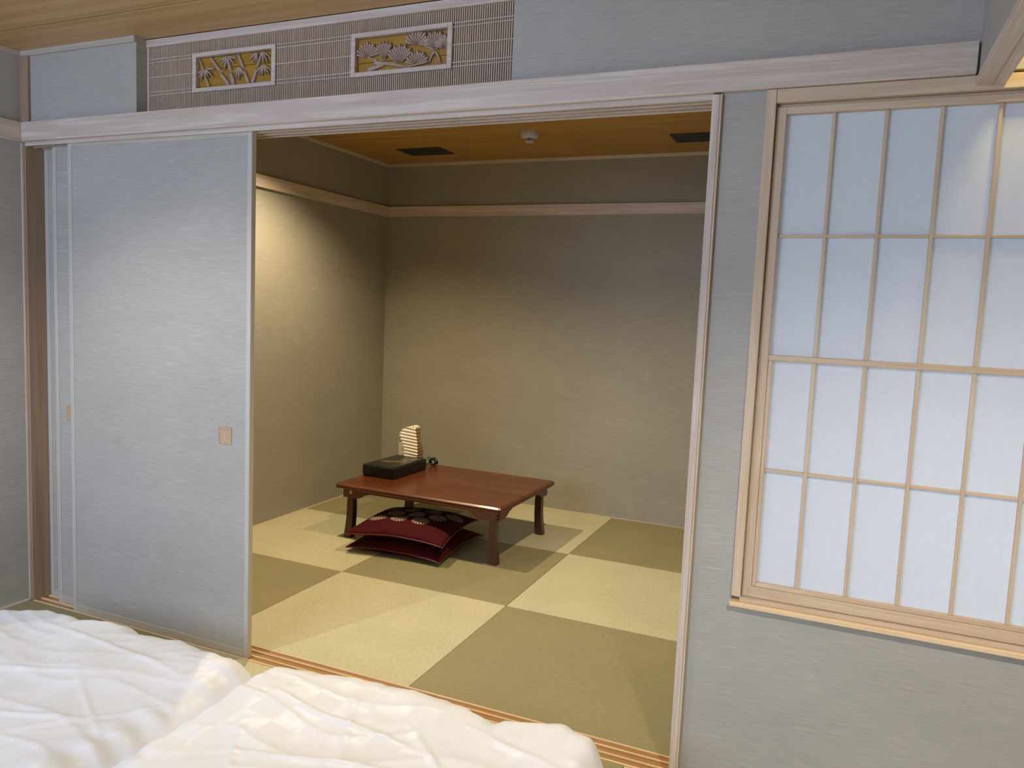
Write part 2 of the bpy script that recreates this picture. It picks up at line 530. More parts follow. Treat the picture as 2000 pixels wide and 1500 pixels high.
struct(box('baseboard_left', HY, XL + 0.0003, -3.99, 0.0003, XL + 0.008, -0.011, 0.010, None, 0.0008), 'thin pale baseboard along the left bedroom wall', 'baseboard')

# grooved floor sill
t = struct(empty('trim_11', (1.3, 0.05, 0)), 'grooved wooden floor sill under the sliding doors', 'trim')
box('sill_base', GROOVE, -0.0848, 0.0, -0.038, 2.6100, 0.1060, -0.0045, t, 0)
for y0, wd in ((0.0003, 0.0075), (0.034, 0.0060), (0.0690, 0.0060), (0.0995, 0.0062)):
    box('sill_ridge', RIDGE, -0.0848, y0, -0.0045, 2.6100, y0 + wd, 0.0012, t, 0.0005)


# ------------------------------------------------------------------ sliding doors
def sliding_door(n, x0, y0, label, pull_x=None):
    W, TH, z0, z1 = 0.918, 0.022, -0.0035, 1.8865
    d = struct(empty('door_%d' % n, (x0, y0, 0)), label, 'door')
    box('stile', DOORW_Z, x0, y0, z0, x0 + 0.020, y0 + TH, z1, d)
    box('stile', DOORW_Z, x0 + W - 0.020, y0, z0, x0 + W, y0 + TH, z1, d)
    box('rail', DOORW_X, x0 + 0.0202, y0, z1 - 0.024, x0 + W - 0.0202, y0 + TH, z1, d)
    box('rail', DOORW_X, x0 + 0.0202, y0, z0, x0 + W - 0.0202, y0 + TH, z0 + 0.032, d)
    p = box('panel', CLOTH, x0 + 0.0202, y0 + 0.003, z0 + 0.032, x0 + W - 0.0202, y0 + TH - 0.003, z1 - 0.024, d, 0)
    if pull_x is not None:
        bm = bmesh.new()
        a, b, c, e, r = pull_x, pull_x + 0.062, 0.782, 0.844, 0.006
        yf = y0 + 0.0005
        bxm(bm, a, yf, c, a + r, y0 + 0.0029, e)
        bxm(bm, b - r, yf, c, b, y0 + 0.0029, e)
        bxm(bm, a + r, yf, e - r, b - r, y0 + 0.0029, e)
        bxm(bm, a + r, yf, c, b - r, y0 + 0.0029, c + r)
        q = finish('door_pull', bm, PULL, d)
        bm = bmesh.new()
        # sloping dish set into the pull
        i0, i1, k0, k1 = a + r, b - r, c + r, e - r
        fr = [bm.verts.new(v) for v in ((i0, yf + 0.001, k0), (i1, yf + 0.001, k0), (i1, yf + 0.001, k1), (i0, yf + 0.001, k1))]
        s = 0.007
        bk = [bm.verts.new(v) for v in ((i0 + s, yf + 0.0022, k0 + s), (i1 - s, yf + 0.0022, k0 + s), (i1 - s, yf + 0.0022, k1 - s), (i0 + s, yf + 0.0022, k1 - s))]
        for k in range(4):
            bm.faces.new((fr[k], fr[(k + 1) % 4], bk[(k + 1) % 4], bk[k]))
        bm.faces.new(bk)
        for v in bm.verts: v.co -= Vector((x0, y0, 0))
        me = bpy.data.meshes.new('recess'); bm.to_mesh(me); bm.free(); me.materials.append(PULL)
        o = bpy.data.objects.new('recess', me); COL.objects.link(o); o.parent = q
    return d


sliding_door(1, 0.1455, 0.0100, 'front cloth covered sliding door with a square wooden pull near its right edge', 0.9185)
sliding_door(2, 0.0110, 0.0440, 'middle sliding door mostly hidden behind the front one, its pull peeping out', 0.0740)
sliding_door(3, -0.0845, 0.0780, 'rearmost sliding door, a narrow strip next to the brown post')


# ------------------------------------------------------------------ paper screen window
t = struct(empty('window_1', (WX0, 0, WZ0)), 'paper screen window with wooden lattice in a pale frame at right', 'window')
FX = WX0 + 0.0235
box('window_frame', SZ, WX0, -0.012, WZ0 + 0.022, FX, 0.06, 1.8895, t)
box('window_frame', SZ, WX1 - 0.022, -0.012, WZ0 + 0.022, WX1, 0.06, 1.8895, t)
box('header', SX, FX + 0.0003, -0.010, 1.8560, WX1 - 0.0223, 0.06, 1.8895, t)
box('header_lip', SX, FX + 0.0003, 0.0125, 1.8495, WX1 - 0.0223, 0.06, 1.8557, t, 0.0006)
box('window_sill', RIDGE, WX0 - 0.003, -0.024, WZ0 - 0.003, WX1 + 0.003, 0.06, WZ0 + 0.0105, t, 0.002)
box('window_sill', SX, FX - 0.002, -0.011, WZ0 + 0.0108, WX1 - 0.020, 0.06, WZ0 + 0.0215, t, 0.001)
SXL, SXR = FX + 0.0015, WX1 - 0.0235
# outer sash
box('sash_stile', SZ, SXL, 0.004, 0.5675, 2.7955, 0.030, 1.8480, t)
box('sash_stile', SZ, SXR - 0.022, 0.004, 0.5675, SXR, 0.030, 1.8480, t)
box('sash_rail', SX, 2.7958, 0.004, 1.8300, SXR - 0.0223, 0.030, 1.8480, t)
box('sash_rail', SX, 2.7868, 0.0015, 0.5678, SXR - 0.012, 0.030, 0.5965, t, 0.0015)
# lower sash stile and the thick middle rail
box('lower_stile', SZ, 2.7958, 0.006, 0.5968, 2.8060, 0.024, 1.2045, t)
box('middle_rail', SX, 2.7958, 0.005, 1.2048, SXR - 0.0223, 0.026, 1.2195, t)
box('bottom_rail', SX, 2.8063, 0.006, 0.5968, SXR - 0.0223, 0.024, 0.6085, t, 0.001)
PITCH_X = 0.1188
bars = [2.9075 + PITCH_X * k for k in range(8)]
bars = [b for b in bars if b < SXR - 0.05]
bw = 0.0043
for b in bars:
    box('vertical_bar', SZ, b - bw, 0.0085, 0.6088, b + bw, 0.0200, 1.2045, t, 0.0008)
    box('vertical_bar', SZ, b - bw, 0.0125, 1.2198, b + bw, 0.0240, 1.8298, t, 0.0008)
zl, zu = 0.9150, 1.5265
xs = [2.8063] + bars + [SXR - 0.0223]
xu = [2.7958] + bars + [SXR - 0.0223]
for a, b in zip(xs, xs[1:]):
    aa = a + (bw if a in bars else 0) + 0.0002; bb = b - (bw if b in bars else 0) - 0.0002
    box('crossbar', SX, aa, 0.0090, zl - 0.0038, bb, 0.0200, zl + 0.0038, t, 0.0008)
    for z0, z1 in ((0.6088, zl - 0.004), (zl + 0.004, 1.2045)):
        box('paper_pane', PAPER, a, 0.0203, z0 - (0.004 if z0 > 0.7 else 0), b, 0.0209, z1 + (0.0 if z1 > 1 else 0.0038), t, 0)
for a, b in zip(xu, xu[1:]):
    aa = a + (bw if a in bars else 0) + 0.0002; bb = b - (bw if b in bars else 0) - 0.0002
    box('crossbar', SX, aa, 0.0130, zu - 0.0038, bb, 0.0240, zu + 0.0038, t, 0.0008)
    for z0, z1 in ((1.2198, zu), (zu, 1.8298)):
        box('paper_pane', PAPER, a, 0.0243, z0, b, 0.0249, z1, t, 0)


# ------------------------------------------------------------------ carved transom
tr = empty('transom_panel', (TX0, 0.05, 1.965))
prop(tr, 'slatted wooden transom with bamboo and pine carvings set above the doors', 'transom')
TY = 0.050
ZT = 2.2120
box('frame_rail', HX, TX0 + 0.001, TY - 0.008, ZT, TX1 - 0.001, TY + 0.03, ZC - 0.0015, tr)
box('frame_rail', HX, TX0 + 0.001, TY - 0.004, 1.9655, TX1 - 0.001, TY + 0.03, 1.979, tr)
box('frame_stile', HZ, TX0 + 0.001, TY - 0.004, 1.9793, TX0 + 0.0110, TY + 0.03, ZT - 0.0003, tr)
box('frame_stile', POST, TX1 - 0.0120, TY - 0.004, 1.9793, TX1 - 0.001, TY + 0.03, ZT - 0.0003, tr)
box('back_board', TBACK, TX0 + 0.0112, TY + 0.020, 1.9793, TX1 - 0.0122, TY + 0.028, ZT - 0.0003, tr, 0)
PANELS = [(0.7555, 1.1285), (1.4365, 1.8065)]
PZ0, PZ1 = 2.0355, 2.1720
s0, s1 = TX0 + 0.0145, TX1 - 0.0155
NS = 196
pitch = (s1 - s0) / (NS - 1)
hw = 0.0021


def slat_mesh(z0, z1):
    bm = bmesh.new()
    bxm(bm, -hw, 0, z0, hw, 0.008, z1)
    me = bpy.data.meshes.new('slat'); bm.to_mesh(me); bm.free()
    me.materials.append(SLAT)
    return me


mA, mB, mC = slat_mesh(1.9795 - 1.965, ZT - 0.0005 - 1.965), slat_mesh(1.9795 - 1.965, PZ0 - 0.0003 - 1.965), slat_mesh(PZ1 + 0.0003 - 1.965, ZT - 0.0005 - 1.965)
for k in range(NS):
    x = s0 + pitch * k
    hit = any(a - hw < x < b + hw for a, b in PANELS)
    for me in ((mB, mC) if hit else (mA,)):
        o = bpy.data.objects.new('slat', me)
        COL.objects.link(o); o.parent = tr
        o.location = (x - TX0, TY + 0.002 - 0.05, 0)
segs = [(TX0 + 0.0112, PANELS[0][0] - 0.0003), (PANELS[0][1] + 0.0003, PANELS[1][0] - 0.0003), (PANELS[1][1] + 0.0003, TX1 - 0.0122)]
for a, b in segs:
    for z in (2.0405, 2.0525, 2.1050, 2.1580, 2.1695):
        box('crossbar', HX, a, TY - 0.0015, z - 0.0013, b, TY + 0.0018, z + 0.0013, tr, 0.0004)


def relief(bm, pts, y0, y1):
    """pts (x,z) polygon in world; slight chamfered slab"""
    cx = sum(p[0] for p in pts) / len(pts); cz = sum(p[1] for p in pts) / len(pts)
    A = [bm.verts.new((p[0], y1, p[1])) for p in pts]
    B = [bm.verts.new((cx + (p[0] - cx) * 0.82, y0, cz + (p[1] - cz) * 0.82)) for p in pts]
    n = len(pts)
    for i in range(n):
        j = (i + 1) % n
        bm.faces.new((A[i], A[j], B[j], B[i]))
    c = bm.verts.new((cx, y0 - 0.0006, cz))
    for i in range(n):
        bm.faces.new((B[i], B[(i + 1) % n], c))
    bmesh.ops.recalc_face_normals(bm, faces=bm.faces[:])


for pi, (a, b) in enumerate(PANELS):
    fw = 0.0165
    cp = bmesh.new()
    for bb in ((a, TY - 0.006, PZ0, a + fw, TY + 0.012, PZ1), (b - fw, TY - 0.006, PZ0, b, TY + 0.012, PZ1),
               (a + fw, TY - 0.006, PZ0, b - fw, TY + 0.012, PZ0 + fw * 0.85), (a + fw, TY - 0.006, PZ1 - fw * 0.85, b - fw, TY + 0.012, PZ1)):
        bxm(cp, *bb, 0.001)
    cpo = finish('carved_panel', cp, HX, tr)
    cpo['label'] = ('pale framed carving of bamboo stalks and leaves on gold boards', 'pale framed carving of pine branches with needle fans on gold boards')[pi]
    ix0, ix1, iz0, iz1 = a + fw, b - fw, PZ0 + fw * 0.85, PZ1 - fw * 0.85
    IW, IH = ix1 - ix0, iz1 - iz0

    def sub(name, bm, mat):
        for v in bm.verts: v.co -= Vector((TX0, 0.05, 1.965))
        me = bpy.data.meshes.new(name); bm.to_mesh(me); bm.free(); me.materials.append(mat)
        o = bpy.data.objects.new(name, me); COL.objects.link(o); o.parent = cpo
        return o
    P = lambda u, v: (ix0 + IW * u, iz0 + IH * v)
    zs = [0, 0.62, 1] if pi == 0 else [0, 0.30, 0.68, 1]
    for v0, v1 in zip(zs, zs[1:]):
        bm = bmesh.new(); bxm(bm, ix0, TY + 0.012, iz0 + IH * v0 + 0.0008, ix1, TY + 0.016, iz0 + IH * v1 - 0.0008, 0.0004)
        sub('gold_board', bm, GOLD)

    def strip(p, q, w0, w1, name, y0=TY + 0.003, y1=TY + 0.0118, bend=0.0):
        (x0, z0), (x1, z1) = P(*p), P(*q)
        d = Vector((x1 - x0, z1 - z0)); L = d.length; d.normalize(); nrm = Vector((-d.y, d.x))
        pts = []
        K = 5
        for s in (1, -1):
            rng = range(K + 1) if s == 1 else range(K, -1, -1)
            for k in rng:
                t_ = k / K
                wv_ = (w0 + (w1 - w0) * t_) * s
                off = math.sin(math.pi * t_) * bend
                pts.append((x0 + d.x * L * t_ + nrm.x * (wv_ + off), z0 + d.y * L * t_ + nrm.y * (wv_ + off)))
        bm = bmesh.new(); relief(bm, pts, y0, y1)
        return sub(name, bm, CARVE)

    def leaf(p, ang, ln, wd=0.0028, bm=None):
        (x0, z0) = P(*p)
        d = Vector((math.cos(ang), math.sin(ang))); nrm = Vector((-d.y, d.x))
        prof = [(0, .25), (.25, .9), (.5, 1), (.8, .6), (1, 0)]
        pts = [(x0 + d.x * ln * t_ + nrm.x * wd * q, z0 + d.y * ln * t_ + nrm.y * wd * q) for t_, q in prof]
        pts += [(x0 + d.x * ln * t_ - nrm.x * wd * q, z0 + d.y * ln * t_ - nrm.y * wd * q) for t_, q in prof[::-1][1:]]
        pts = [(min(max(x, ix0), ix1), min(max(z, iz0), iz1)) for x, z in pts]
        bm = bmesh.new(); relief(bm, pts, TY + 0.0015, TY + 0.008)
        sub('leaf', bm, CARVE)
    if pi == 0:
        for p, q, w0, w1 in (((.02, .97), (.155, 0.02), .0025, .006), ((.17, .98), (.43, .01), .004, .0075), ((.40, .92), (.49, .01), .005, .0085),
                             ((.54, .99), (.69, .01), .0045, .0065), ((.86, .97), (.73, .01), .0035, .0065)):
            mid = (p[0] + (q[0] - p[0]) * .52, p[1] + (q[1] - p[1]) * .52)
            strip(p, (mid[0], mid[1] + .02), w0, (w0 + w1) / 2, 'bamboo_stalk')
            strip((mid[0], mid[1] - .02), q, (w0 + w1) / 2 * .96, w1, 'bamboo_stalk')
        for c, angs in (((.08, .60), (205, 232, 255, 285, 310, 335)), ((.10, .63), (300, 325, 350)), ((.57, .58), (220, 245, 262, 285, 305)),
                        ((.40, .93), (200, 225, 250, 290, 320, 345)), ((.88, .56), (218, 240, 262, 285, 310, 330)), ((.80, .95), (210, 235, 262)), ((.86, .97), (280, 305, 330))):
            for a_ in angs:
                leaf(c, math.radians(a_ + random.uniform(-5, 5)), random.uniform(.036, .052), 0.0034)
    else:
        def fan(c, r, a0, a1, n=11):
            (x0, z0) = P(*c)
            bm = bmesh.new()
            for k in range(n):
                b0 = math.radians(a0 + (a1 - a0) * k / n); b1 = math.radians(a0 + (a1 - a0) * (k + .82) / n)
                cl_ = lambda x, z: (min(max(x, ix0), ix1), min(max(z, iz0), iz1))
                rr = r * (0.92 + .08 * (k % 2))
                bmid = (b0 + b1) / 2
                pts = [cl_(x0 + .12 * r * math.cos(b0), z0 + .12 * r * math.sin(b0)), cl_(x0 + .9 * rr * math.cos(b0), z0 + .9 * rr * math.sin(b0)),
                       cl_(x0 + rr * math.cos(bmid), z0 + rr * math.sin(bmid)), cl_(x0 + .9 * rr * math.cos(b1), z0 + .9 * rr * math.sin(b1)),
                       cl_(x0 + .12 * r * math.cos(b1), z0 + .12 * r * math.sin(b1))]
                if (Vector(pts[1]) - Vector(pts[3])).length < 1e-5 or (Vector(pts[0]) - Vector(pts[2])).length < 1e-5: continue
                relief(bm, pts, TY + 0.0012, TY + 0.008)
            sub('needle_fan', bm, CARVE)
        strip((.18, .27), (.56, .04), .006, .0035, 'pine_branch', bend=.004)
        strip((.12, .06), (.32, .20), .008, .006, 'pine_branch')
        strip((.12, .45), (.24, .30), .0022, .003, 'pine_branch')
        strip((.68, .72), (.86, .42), .0022, .0032, 'pine_branch')
        strip((.80, .10), (.86, .42), .002, .0035, 'pine_branch', bend=.003)
        strip((.92, .08), (.86, .42), .002, .0035, 'pine_branch', bend=-.003)
        strip((.56, .04), (.76, .14), .0030, .0025, 'pine_branch')
        for c, r, a0, a1 in (((.12, .42), .052, 10, 170), ((.31, .27), .066, 58, 128), ((.48, .14), .066, 35, 145), ((.66, .62), .052, -5, 165),
                             ((.86, .40), .066, 40, 142), ((.67, .05), .050, 10, 165), ((.955, .46), .040, 0, 170)):
            fan(c, r, a0, a1)

# ------------------------------------------------------------------ small room fittings
d = empty('smoke_detector', (1.285, 1.935, ZA)); prop(d, 'round white smoke detector on the small room ceiling', 'smoke detector')
bm = bmesh.new(); lathe(bm, [(0.050, 0), (0.050, -0.014), (0.046, -0.026), (0.034, -0.032), (0.024, -0.034)], n=40)
finish('base', bm, PLASTIC, d, True, False)
bm = bmesh.new(); lathe(bm, [(0.017, -0.033), (0.017, -0.046)], n=24); finish('chamber', bm, DARKER, d, True)
bm = bmesh.new(); lathe(bm, [(0.024, -0.045), (0.025, -0.049), (0.022, -0.054)], n=24); finish('cap', bm, PLASTIC, d, True)
for k in range(12):
    a_ = 2 * math.pi * k / 12
    bm = bmesh.new(); bxm(bm, -0.0018, -0.002, -0.046, 0.0018, 0.002, -0.033)
    bmesh.ops.transform(bm, matrix=Matrix.Rotation(a_, 4, 'Z') @ Matrix.Translation((0.0225, 0, 0)), verts=bm.verts)
    finish('rib', bm, PLASTIC, d, True)
bm = bmesh.new(); lathe(bm, [(0.004, -0.004), (0.004, -0.012)], n=10)
bmesh.ops.translate(bm, vec=(0.047, -0.02, -0.008), verts=bm.verts); finish('indicator_lamp', bm, PLASTIC, d, True)


def vent(x, y, label):
    v = empty('ceiling_vent', (x, y, ZA)); prop(v, label, 'vent', None)
    W, D = 0.155, 0.098
    bm = bmesh.new()
    for bb in ((-W, -D, -0.006, W, -D + 0.022, -0.0003), (-W, D - 0.022, -0.006, W, D, -0.0003), (-W, -D + 0.022, -0.006, -W + 0.022, D - 0.022, -0.0003), (W - 0.022, -D + 0.022, -0.006, W, D - 0.022, -0.0003)):
        bxm(bm, *bb, 0.001)
    finish('frame', bm, DARK, v, True)
    box('back_plate', DARKER, -W + 0.0222, -D + 0.0222, -0.0015, W - 0.0222, D - 0.0222, -0.0003, v, 0, True)
    for k, yy_ in enumerate((-0.052, -0.018, 0.018, 0.052)):
        box('louvre', DARK, -W + 0.0225, yy_ - 0.013, -0.0050, W - 0.0225, yy_ + 0.013, -0.0025, v, 0.0006, True)
    return v


vent(0.433, 2.262, 'dark slotted ceiling vent near the left wall of the small room')
vent(2.175, 2.235, 'dark slotted ceiling vent at the right, partly cut off by the door jamb')

o = empty('wall_outlet', (0.115, YB, 0.262)); prop(o, 'small ivory power outlet on the rear wall behind the paper lamp', 'outlet')
box('plate', OUTLETM, -0.036, -0.008, -0.058, 0.036, -0.0003, 0.058, o, 0.002, True)
for zz in (-0.026, 0.018):
    q = box('socket', OUTLETM, -0.014, -0.0100, zz - 0.014, 0.014, -0.0081, zz + 0.014, o, 0.001, True)
    for xx in (-0.0055, 0.0055):
        box('slot', DARKER, xx - 0.0013, -0.0107, zz - 0.006, xx + 0.0013, -0.0101, zz + 0.006, q, 0, True)

# ------------------------------------------------------------------ low table
TZ = 0.315
tb = empty('low_table', (0.960, 1.733, 0), -0.012); prop(tb, 'low red brown lacquered wooden table on the straw mats', 'table')
HXT, HYT = 0.506, 0.382
bm = bmesh.new()
prof = [(0.000, TZ - 0.026), (0.004, TZ - 0.020), (0.0, TZ - 0.014), (0.0015, TZ - 0.008), (0.010, TZ - 0.001), (0.014, TZ)]
rings = []
rings.append([bm.verts.new((sx * (HXT - 0.006), sy * (HYT - 0.006), TZ - 0.028)) for sx, sy in ((-1, -1), (1, -1), (1, 1), (-1, 1))])
for ins, z in prof:
    rings.append([bm.verts.new((sx * (HXT - ins), sy * (HYT - ins), z)) for sx, sy in ((-1, -1), (1, -1), (1, 1), (-1, 1))])
for A, B in zip(rings, rings[1:]):
    for k in range(4): bm.faces.new((A[k], A[(k + 1) % 4], B[(k + 1) % 4], B[k]))
bm.faces.new(rings[0][::-1]); bm.faces.new(rings[-1])
bmesh.ops.bevel(bm, geom=[e for e in bm.edges if abs(e.verts[0].co.z - e.verts[1].co.z) > 1e-4], offset=0.006, segments=2, affect='EDGES')
finish('tabletop', bm, TABLE, tb, True)
zt = TZ - 0.0285


def apron_profile(h, deep=0.052, thin=0.018, blk=0.085, ogee=0.075):
    pts = [(-h, zt), (h, zt), (h, zt - deep)]
    def side(s):
        q = [(h - blk, -deep)]
        for k in range(1, 7):
            t_ = k / 6
            q.append((h - blk - ogee * t_ * 0.9 - 0.006, -deep + (deep - thin - 0.006) * (0.5 - 0.5 * math.cos(math.pi * t_)) if k < 6 else -(thin + 0.006)))
        q.append((h - blk - ogee - 0.014, -thin))
        return q
    R_ = side(1)
    pts += [(x, zt + z) for x, z in R_]
    pts += [(-x, zt + z) for x, z in R_[::-1]]
    pts.append((-h, zt - deep))
    return pts


ax, ay = HXT - 0.036, HYT - 0.042
for s in (-1, 1):
    bm = bmesh.new(); prism(bm, apron_profile(ax), 'y', s * ay - 0.010, s * ay + 0.010)
    finish('apron', bm, TABLE, tb, True)
    bm = bmesh.new(); prism(bm, apron_profile(ay - 0.0105, blk=0.062, ogee=0.085), 'x', s * ax - 0.010 - (0.0 if s < 0 else 0), s * ax + 0.010)
    finish('apron', bm, TABLE, tb, True)
for sx in (-1, 1):
    for sy in (-1, 1):
        bm = bmesh.new()
        rg = []
        cx, cy = sx * (ax - 0.030), sy * (ay - 0.030)
        for k in range(9):
            t_ = k / 8
            z = 0.0006 + (zt - 0.054) * t_
            fl_ = (1 - t_) ** 2.2
            off = 0.012 * fl_ - 0.0015 * math.sin(math.pi * t_)
            hx, hy = 0.0195 + 0.004 * fl_, 0.0195 + 0.002 * fl_
            rg.append([bm.verts.new((cx + sx * off + a_ * hx, cy + sy * off * 0.3 + b_ * hy, z)) for a_, b_ in ((-1, -1), (1, -1), (1, 1), (-1, 1))])
        for A, B in zip(rg, rg[1:]):
            for q in range(4): bm.faces.new((A[q], A[(q + 1) % 4], B[(q + 1) % 4], B[q]))
        bm.faces.new(rg[0][::-1]); bm.faces.new(rg[-1])
        bmesh.ops.bevel(bm, geom=[e for e in bm.edges if abs(e.verts[0].co.z - e.verts[1].co.z) > 1e-4], offset=0.004, segments=2, affect='EDGES')
        finish('leg', bm, TABLE_Z, tb, True)
        # mount block between leg and tabletop
        box('leg_block', TABLE_Z, cx - 0.027, cy - 0.027, zt - 0.0535, cx + 0.0185, cy + 0.0185, zt - 0.0003, tb, 0.002, True) if sx > 0 else \
            box('leg_block', TABLE_Z, cx - 0.0185, cy - 0.027, zt - 0.0535, cx + 0.027, cy + 0.0185, zt - 0.0003, tb, 0.002, True)
# finger joint marks at the front right corner
for k in range(3):
    box('finger_joint', TABLE_Z, ax - 0.0095, -ay - 0.0108, zt - 0.016 - 0.017 * k, ax + 0.0108, -ay - 0.0102, zt - 0.008 - 0.017 * k, tb, 0, True)
q = box('worn_patch', CHROME, -ax + 0.042, -ay - 0.0112, zt - 0.030, -ax + 0.056, -ay - 0.0102, zt - 0.012, tb, 0.0004, True)
q['label'] = 'small bright chipped patch on the apron'
bm = bmesh.new(); lathe(bm, [(0.0022, 0), (0.0022, 0.0016)], n=10)
bmesh.ops.transform(bm, matrix=Matrix.Translation((-ax + 0.014, -ay - 0.0102, zt - 0.022)) @ Matrix.Rotation(math.pi / 2, 4, 'X'), verts=bm.verts)
finish('screw', bm, CHROME, tb, True)

# ------------------------------------------------------------------ lacquer box
lb = empty('lacquer_box', (0.583, 1.765, TZ + 0.0004), -0.03)
prop(lb, 'flat black lacquer box with painted lid lying on the low table', 'box')
bw_, bd = 0.107, 0.182
box('box_body', LACQ, -bw_ + 0.004, -bd + 0.004, 0.0, bw_ - 0.004, bd - 0.004, 0.030, lb, 0.003, True)
bm = bmesh.new()
rg = []
for ins, z in ((0.0, 0.0135), (0.0, 0.058), (0.002, 0.064), (0.006, 0.068), (0.014, 0.0695)):
    rg.append([bm.verts.new((sx * (bw_ - ins), sy * (bd - ins), z)) for sx, sy in ((-1, -1), (1, -1), (1, 1), (-1, 1))])
for A, B in zip(rg, rg[1:]):
    for k in range(4): bm.faces.new((A[k], A[(k + 1) % 4], B[(k + 1) % 4], B[k]))
bm.faces.new(rg[0][::-1]); bm.faces.new(rg[-1])
bmesh.ops.bevel(bm, geom=[e for e in bm.edges if abs(e.verts[0].co.x - e.verts[1].co.x) < 0.02 and abs(e.verts[0].co.y - e.verts[1].co.y) < 0.02], offset=0.006, segments=3, affect='EDGES')
lid = finish('lid', bm, LACQ, lb, True)


def stroke(pts, wd, mat, name='painted_stroke'):
    bm = bmesh.new()
    L, Rr = [], []
    n = len(pts)
    for i, p in enumerate(pts):
        a_ = Vector(pts[max(i - 1, 0)]); b_ = Vector(pts[min(i + 1, n - 1)])
        d_ = (b_ - a_).normalized(); nn = Vector((-d_.y, d_.x))
        ww = wd * (0.25 + 0.75 * math.sin(math.pi * (i + 0.5) / n))
        L.append(bm.verts.new((p[0] + nn.x * ww, p[1] + nn.y * ww, 0.0699)))
        Rr.append(bm.verts.new((p[0] - nn.x * ww, p[1] - nn.y * ww, 0.0699)))
    for i in range(n - 1): bm.faces.new((Rr[i], Rr[i + 1], L[i + 1], L[i]))
    finish(name, bm, mat, lid, True)


stroke([(-0.078, -0.055), (-0.055, -0.030), (-0.035, -0.035), (-0.012, -0.012), (0.008, -0.005), (0.03, 0.02)], 0.006, INLAY)
stroke([(-0.05, -0.072), (-0.030, -0.050), (-0.01, -0.045), (0.015, -0.028)], 0.004, INLAY2)
for k in range(9):
    a_ = k * 0.7
    cx, cy = 0.040 + 0.016 * math.cos(a_ * 1.7), 0.012 + 0.045 * math.sin(a_)
    stroke([(cx - 0.014, cy - 0.004), (cx - 0.004, cy + 0.003), (cx + 0.006, cy + 0.002), (cx + 0.015, cy + 0.008)], 0.0045, INLAY if k % 2 else INLAY2)
stroke([(0.0, 0.05), (0.02, 0.075), (0.045, 0.085), (0.07, 0.11)], 0.004, INLAY)
stroke([(0.06, 0.06), (0.07, 0.09), (0.085, 0.11), (0.088, 0.14)], 0.005, INLAY2)

# ------------------------------------------------------------------ folded paper lamp
LX, LY = 0.598, 1.985
lp = empty('paper_lamp', (LX, LY, TZ + 0.0004)); prop(lp, 'wavy pleated paper table lamp standing behind the black box', 'lamp')


def lerp(tab, t_):
    for (a0, v0), (a1, v1) in zip(tab, tab[1:]):
        if t_ <= a1: return v0 + (v1 - v0) * (t_ - a0) / (a1 - a0)
    return tab[-1][1]


WT = [(0, .088), (.15, .090), (.45, .096), (.6, .112), (.75, .122), (.87, .104), (.95, .070), (1, .034)]
DT = [(0, .060), (.2, .074), (.4, .068), (.62, .046), (.8, .052), (1, .066)]
RT = [(0, .004), (.3, .006), (.6, .002), (.8, -.006), (1, -.014)]
NP = 24
LH = 0.238
front, side_, rest = bmesh.new(), bmesh.new(), bmesh.new()
cs = []
for k in range(NP + 1):
    t_ = k / NP
    W_, D_, x_ = lerp(WT, t_), lerp(DT, t_), lerp(RT, t_)
    o_ = 0.0035 if k % 2 else -0.0025
    z = 0.006 + LH * t_ + 0.0
    tilt = 0.004
    cs.append([(x_ - W_ - o_, -o_, z + tilt), (x_ + o_, -o_, z - tilt), (x_ + o_, D_ + o_, z - tilt), (x_ - W_ - o_, D_ + o_, z + tilt)])


def skin(bm, i, j):
    a = [(bm.verts.new(c[i]), bm.verts.new(c[j])) for c in cs]
    for p, q in zip(a, a[1:]): bm.faces.new((p[0], p[1], q[1], q[0]))


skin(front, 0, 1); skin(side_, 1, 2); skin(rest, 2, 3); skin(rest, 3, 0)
rest.faces.new([rest.verts.new(c) for c in cs[-1]])
f_ = finish('front_paper', front, WASHI, lp, True); f_['label'] = 'bright white pleated front'
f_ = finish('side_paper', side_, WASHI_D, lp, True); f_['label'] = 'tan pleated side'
finish('back_paper', rest, WASHI, lp, True)
box('lamp_base', TABLE_Z, -0.086, 0.002, 0, 0.004, 0.060, 0.006, lp, 0.001, True)
bm = bmesh.new(); tube(bm, [(-0.030, 0.004, LH), (-0.030, 0.004, LH + 0.010)], [0.004, 0.0015], 8); finish('top_pin', bm, DARKER, lp, True)


# coiled cord
cd = empty('coiled_cord', (0.665, 2.06, TZ + 0.0004)); prop(cd, 'bundle of black power cord with plug beside the paper lamp', 'cord')
bm = bmesh.new()
pts = []
for k in range(150):
    a_ = k * 0.42
    rr = 0.018 + 0.005 * math.sin(k * 0.21)
    pts.append((0.010 + rr * math.cos(a_) * 1.15, 0.012 * math.sin(k * 0.13) + 0.010 * math.sin(a_ * 0.5), 0.026 + rr * math.sin(a_) * 0.95))
tube(bm, pts, 0.0032, 6); finish('coils', bm, CORD, cd, True, True)
bm = bmesh.new(); tube(bm, [(-0.060, -0.02, 0.004), (-0.045, -0.02, 0.005), (-0.030, -0.016, 0.008), (-0.018, -0.008, 0.018), (-0.008, 0, 0.03)], 0.003, 6)
finish('lead', bm, CORD, cd, True, True)
bm = bmesh.new(); tube(bm, [(0.020, -0.004, 0.050), (0.036, -0.006, 0.030), (0.045, -0.006, 0.018)], [0.006, 0.011, 0.007], 8); finish('plug', bm, CORD, cd, True, True)
bm = bmesh.new(); tube(bm, [(-0.012 + 0.012 * math.cos(a_), -0.014, 0.045 + 0.008 * math.sin(a_)) for a_ in [2 * math.pi * k / 14 for k in range(14)]], 0.0028, 6, True)
finish('tie', bm, CORD, cd, True, True)

# ------------------------------------------------------------------ floor cushions
CS = 0.276


